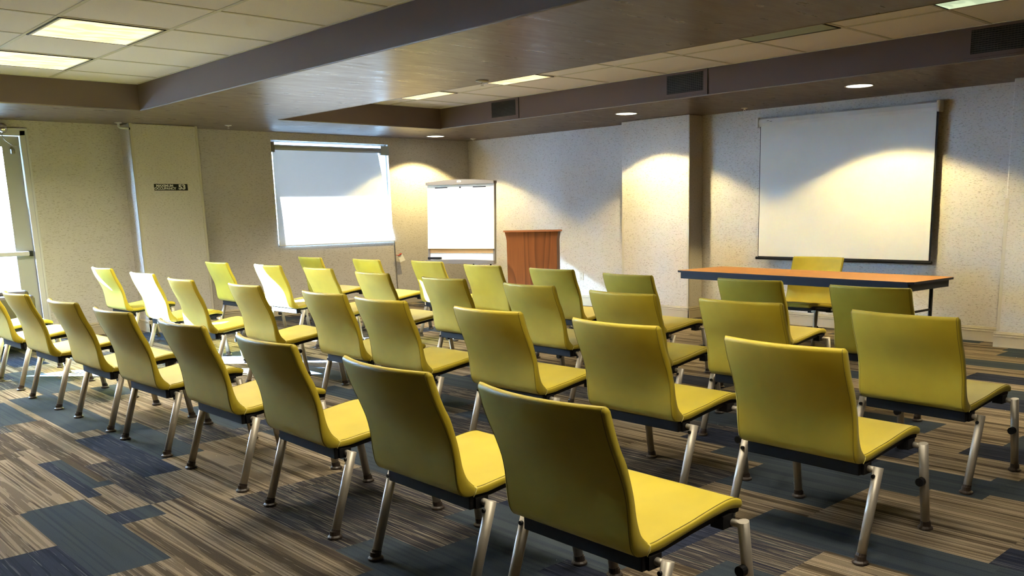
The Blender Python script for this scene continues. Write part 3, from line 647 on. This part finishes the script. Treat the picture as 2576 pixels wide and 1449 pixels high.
# ---------------------------------------------------------------- folding table
t = thing('folding_table', 'long folding table with orange wood top and dark edge below the screen', 'table', (7.345, 4.405, 0), math.radians(-4.0))
L2, D2 = 1.262, 0.355
bm = bmesh.new(); pts = [(-D2, -L2 + 0.04), (-D2 + 0.04, -L2), (D2 - 0.03, -L2), (D2, -L2 + 0.03), (D2, L2 - 0.03), (D2 - 0.03, L2), (-D2 + 0.03, L2), (-D2, L2 - 0.03)]
prism(bm, pts, 0.722, 0.7395, f=lambda x, z, y: (x, z, y)); obj('edge_band', bm, navy_edge, t)
bm = bmesh.new(); prism(bm, [(p[0] * 0.993, p[1] * 0.998) for p in pts], 0.738, 0.7405, f=lambda x, z, y: (x, z, y)); obj('tabletop', bm, table_wood, t)
bm = bmesh.new(); a_, b_ = D2 - 0.03, L2 - 0.04
for q in ((-a_, -a_ + 0.012, -b_, b_), (a_ - 0.012, a_, -b_, b_), (-a_, a_, -b_, -b_ + 0.012), (-a_, a_, b_ - 0.012, b_)): box(bm, *q, 0.66, 0.722)
obj('apron', bm, navy_edge, t)
for s in (-1, 1):
    ins = 0.55 if s > 0 else 0.17
    for q in (-1, 1):
        bm = bmesh.new(); tube(bm, [(q * (D2 - 0.07), s * (L2 - ins), 0.72), (q * (D2 - 0.07), s * (L2 - ins), 0.012)], 0.016, 10); lg = obj('leg', bm, black, t, smooth=True)
        bm = bmesh.new(); tube(bm, [(q * (D2 - 0.07), s * (L2 - ins), 0.0), (q * (D2 - 0.07), s * (L2 - ins), 0.03)], 0.019, 10); obj('foot_cap', bm, black, lg)
    bm = bmesh.new(); tube(bm, [(-(D2 - 0.07), s * (L2 - ins), 0.46), (D2 - 0.07, s * (L2 - ins), 0.46)], 0.010, 8); tube(bm, [(0, s * (L2 - ins), 0.46), (0, s * (L2 - ins - 0.35), 0.71)], 0.009, 8)
    obj('brace', bm, black, t)

# ---------------------------------------------------------------- lectern
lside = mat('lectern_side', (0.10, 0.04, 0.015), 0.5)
az = math.radians(222.0); w_ = 0.285
t = thing('lectern', 'reddish brown wooden lectern standing left of the wall column', 'lectern', (7.07, 7.78, 0.0), az)     # local +x is the front
bm = bmesh.new(); prism(bm, [(-w_, 0.0), (w_, 0.0), (w_, 1.015), (w_ + 0.006, 1.06), (w_ + 0.020, 1.118), (-w_ - 0.020, 1.118), (-w_ - 0.006, 1.06), (-w_, 1.015)], 0.19, 0.21, f=lambda x, z, y: (y, x, z)); obj('front_panel', bm, lect_wood, t)
for s in (-1, 1):
    bm = bmesh.new(); prism(bm, [(-w_ - 0.001, 0.0), (-w_ + 0.018, 0.0), (-w_ + 0.018, 1.09), (-w_ - 0.022, 1.118), (-w_ - 0.008, 1.06), (-w_ - 0.001, 1.015)], -0.22, 0.195, f=lambda x, z, y: (y, x * s, z))
    obj('side_panel', bm, lside, t)
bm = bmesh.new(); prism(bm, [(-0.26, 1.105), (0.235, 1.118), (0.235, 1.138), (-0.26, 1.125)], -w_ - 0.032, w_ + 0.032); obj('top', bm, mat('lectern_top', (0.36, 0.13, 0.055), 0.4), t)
obj('shelf', bx(-0.2, 0.18, -w_ + 0.02, w_ - 0.02, 0.62, 0.64), lect_wood, t); obj('plinth', bx(-0.23, 0.2, -w_ + 0.02, w_ - 0.02, 0.0, 0.06), lect_wood, t)

# ---------------------------------------------------------------- flip chart easel
ez = math.atan2(-0.374, -0.927); tilt = math.radians(4)
t = thing('easel', 'grey framed whiteboard easel holding a paper pad left of the lectern', 'easel', (6.93, 8.97, 0), ez)   # local +x faces the rows, +y = viewer's right... 
EW = 0.475
def el(x, z): return (x - (z - 0.68) * math.tan(tilt), z)
def ebox(bm, x0, x1, y0, y1, z0, z1):
    for v in box(bm, x0, x1, y0, y1, z0, z1): v.co.x -= (v.co.z - 0.68) * math.tan(tilt)
bm = bmesh.new(); ebox(bm, -0.02, 0.0, -EW + 0.02, EW - 0.02, 0.75, 1.69); obj('board', bm, board, t)
bm = bmesh.new(); ebox(bm, -0.025, 0.012, -EW, -EW + 0.022, 0.725, 1.70); ebox(bm, -0.025, 0.012, EW - 0.022, EW, 0.725, 1.70); obj('side_rail', bm, greyp, t)
bm = bmesh.new(); n = 16; lo = []; hi = []
poly = [(-EW - 0.005, 1.685)] + [(-EW - 0.005 + (2 * EW + 0.01) * i / n, 1.718 + 0.028 * math.sin(PI * i / n)) for i in range(n + 1)] + [(EW + 0.005, 1.685)]
prism(bm, poly, -0.03, 0.05, f=lambda x, z, y: (y - (z - 0.68) * math.tan(tilt), x, z)); obj('clamp_header', bm, greyp, t)
bm = bmesh.new(); ebox(bm, 0.05, 0.0525, -0.028, 0.028, 1.711, 1.718); ebox(bm, 0.05, 0.0525, -0.028, -0.018, 1.711, 1.731); ebox(bm, 0.05, 0.0525, 0.018, 0.028, 1.711, 1.731); ebox(bm, 0.05, 0.0525, -0.02, 0.02, 1.726, 1.733); obj('emblem', bm, paper, t)
bm = bmesh.new(); poly = [(-EW - 0.01, 0.722), (EW + 0.01, 0.722)] + [(EW + 0.01 - (2 * EW + 0.02) * i / n, 0.762 + 0.010 * math.sin(PI * i / n)) for i in range(n + 1)]
prism(bm, poly, 0.0, 0.06, f=lambda x, z, y: (y, x, z)); obj('marker_tray', bm, greyp, t)
for yy, dy, dx in ((-0.40, -0.06, 0.05), (0.40, 0.06, 0.05), (0.11, 0.0, -0.32)):
    bm = bmesh.new(); tube(bm, [(-0.02, yy, 1.0 if dx < 0 else 0.765), (dx, yy + dy, 0.012)], 0.011, 8); lg = obj('leg', bm, black, t)
    bm = bmesh.new(); lathe(bm, [(0.016, 0.0), (0.016, 0.02)], 10, dx, yy + dy); obj('foot_cap', bm, black, lg)
pd = thing('flip_chart_pad', 'large white paper pad hanging on the easel', 'paper pad', (6.93, 8.97, 0), ez)
bm = bmesh.new(); ebox(bm, 0.006, 0.024, -EW + 0.004, EW - 0.004, 0.905, 1.683); obj('sheets', bm, paper, pd)
bm = bmesh.new(); ebox(bm, 0.002, 0.006, -EW + 0.004, EW - 0.004, 0.852, 1.68); obj('backing_board', bm, tan, pd)
bm = bmesh.new()
for s in (-1, 1):
    ebox(bm, 0.0235, 0.0245, *sorted((s * 0.18, s * 0.36)), 1.645, 1.656)
ebox(bm, 0.0235, 0.0245, -0.01, 0.01, 1.641, 1.659); obj('punched_slots', bm, black, pd)
bm = bmesh.new(); random.seed(3); yy = 0.44
while yy > 0.24:
    wd = random.uniform(0.004, 0.010)
    if random.random() > 0.15: ebox(bm, 0.0238, 0.0243, -yy, -yy + wd, 1.617, 1.617 + random.uniform(0.007, 0.013))
    yy -= wd + 0.004
obj('small_print', bm, mat('faint_print', (0.50, 0.47, 0.42), 0.9), pd)
bm = bmesh.new(); ebox(bm, 0.024, 0.0245, -EW + 0.006, EW - 0.006, 1.607, 1.609); obj('perforation', bm, mat('perforation_line', (0.66, 0.65, 0.60), 0.9), pd)
er = obj('board_eraser', bx(0.005, 0.05, -0.09, 0.09, 0, 0.028), black, None, bevel=0.004, loc=(6.93, 8.97, 0.768), rot=(0, 0, ez))
er.location = Vector((6.93, 8.97, 0.773)) + Matrix.Rotation(ez, 3, 'Z') @ Vector((0.002, -0.365, 0))
tag(er, 'black board eraser lying on the left end of the easel tray', 'eraser')

# ---------------------------------------------------------------- outlet
t = thing('wall_outlet', 'beige power outlet on the wall right of the lectern', 'outlet', (XW, 9.06, 0.42))
obj('cover_plate', bx(-0.006, 0, -0.038, 0.038, -0.06, 0.06), outm, t, bevel=0.002)
bm = bmesh.new()
for z in (-0.03, 0.03):
    for y in (-0.007, 0.007): box(bm, -0.0068, -0.005, y - 0.0015, y + 0.0015, z - 0.006, z + 0.006)
obj('sockets', bm, black, t)
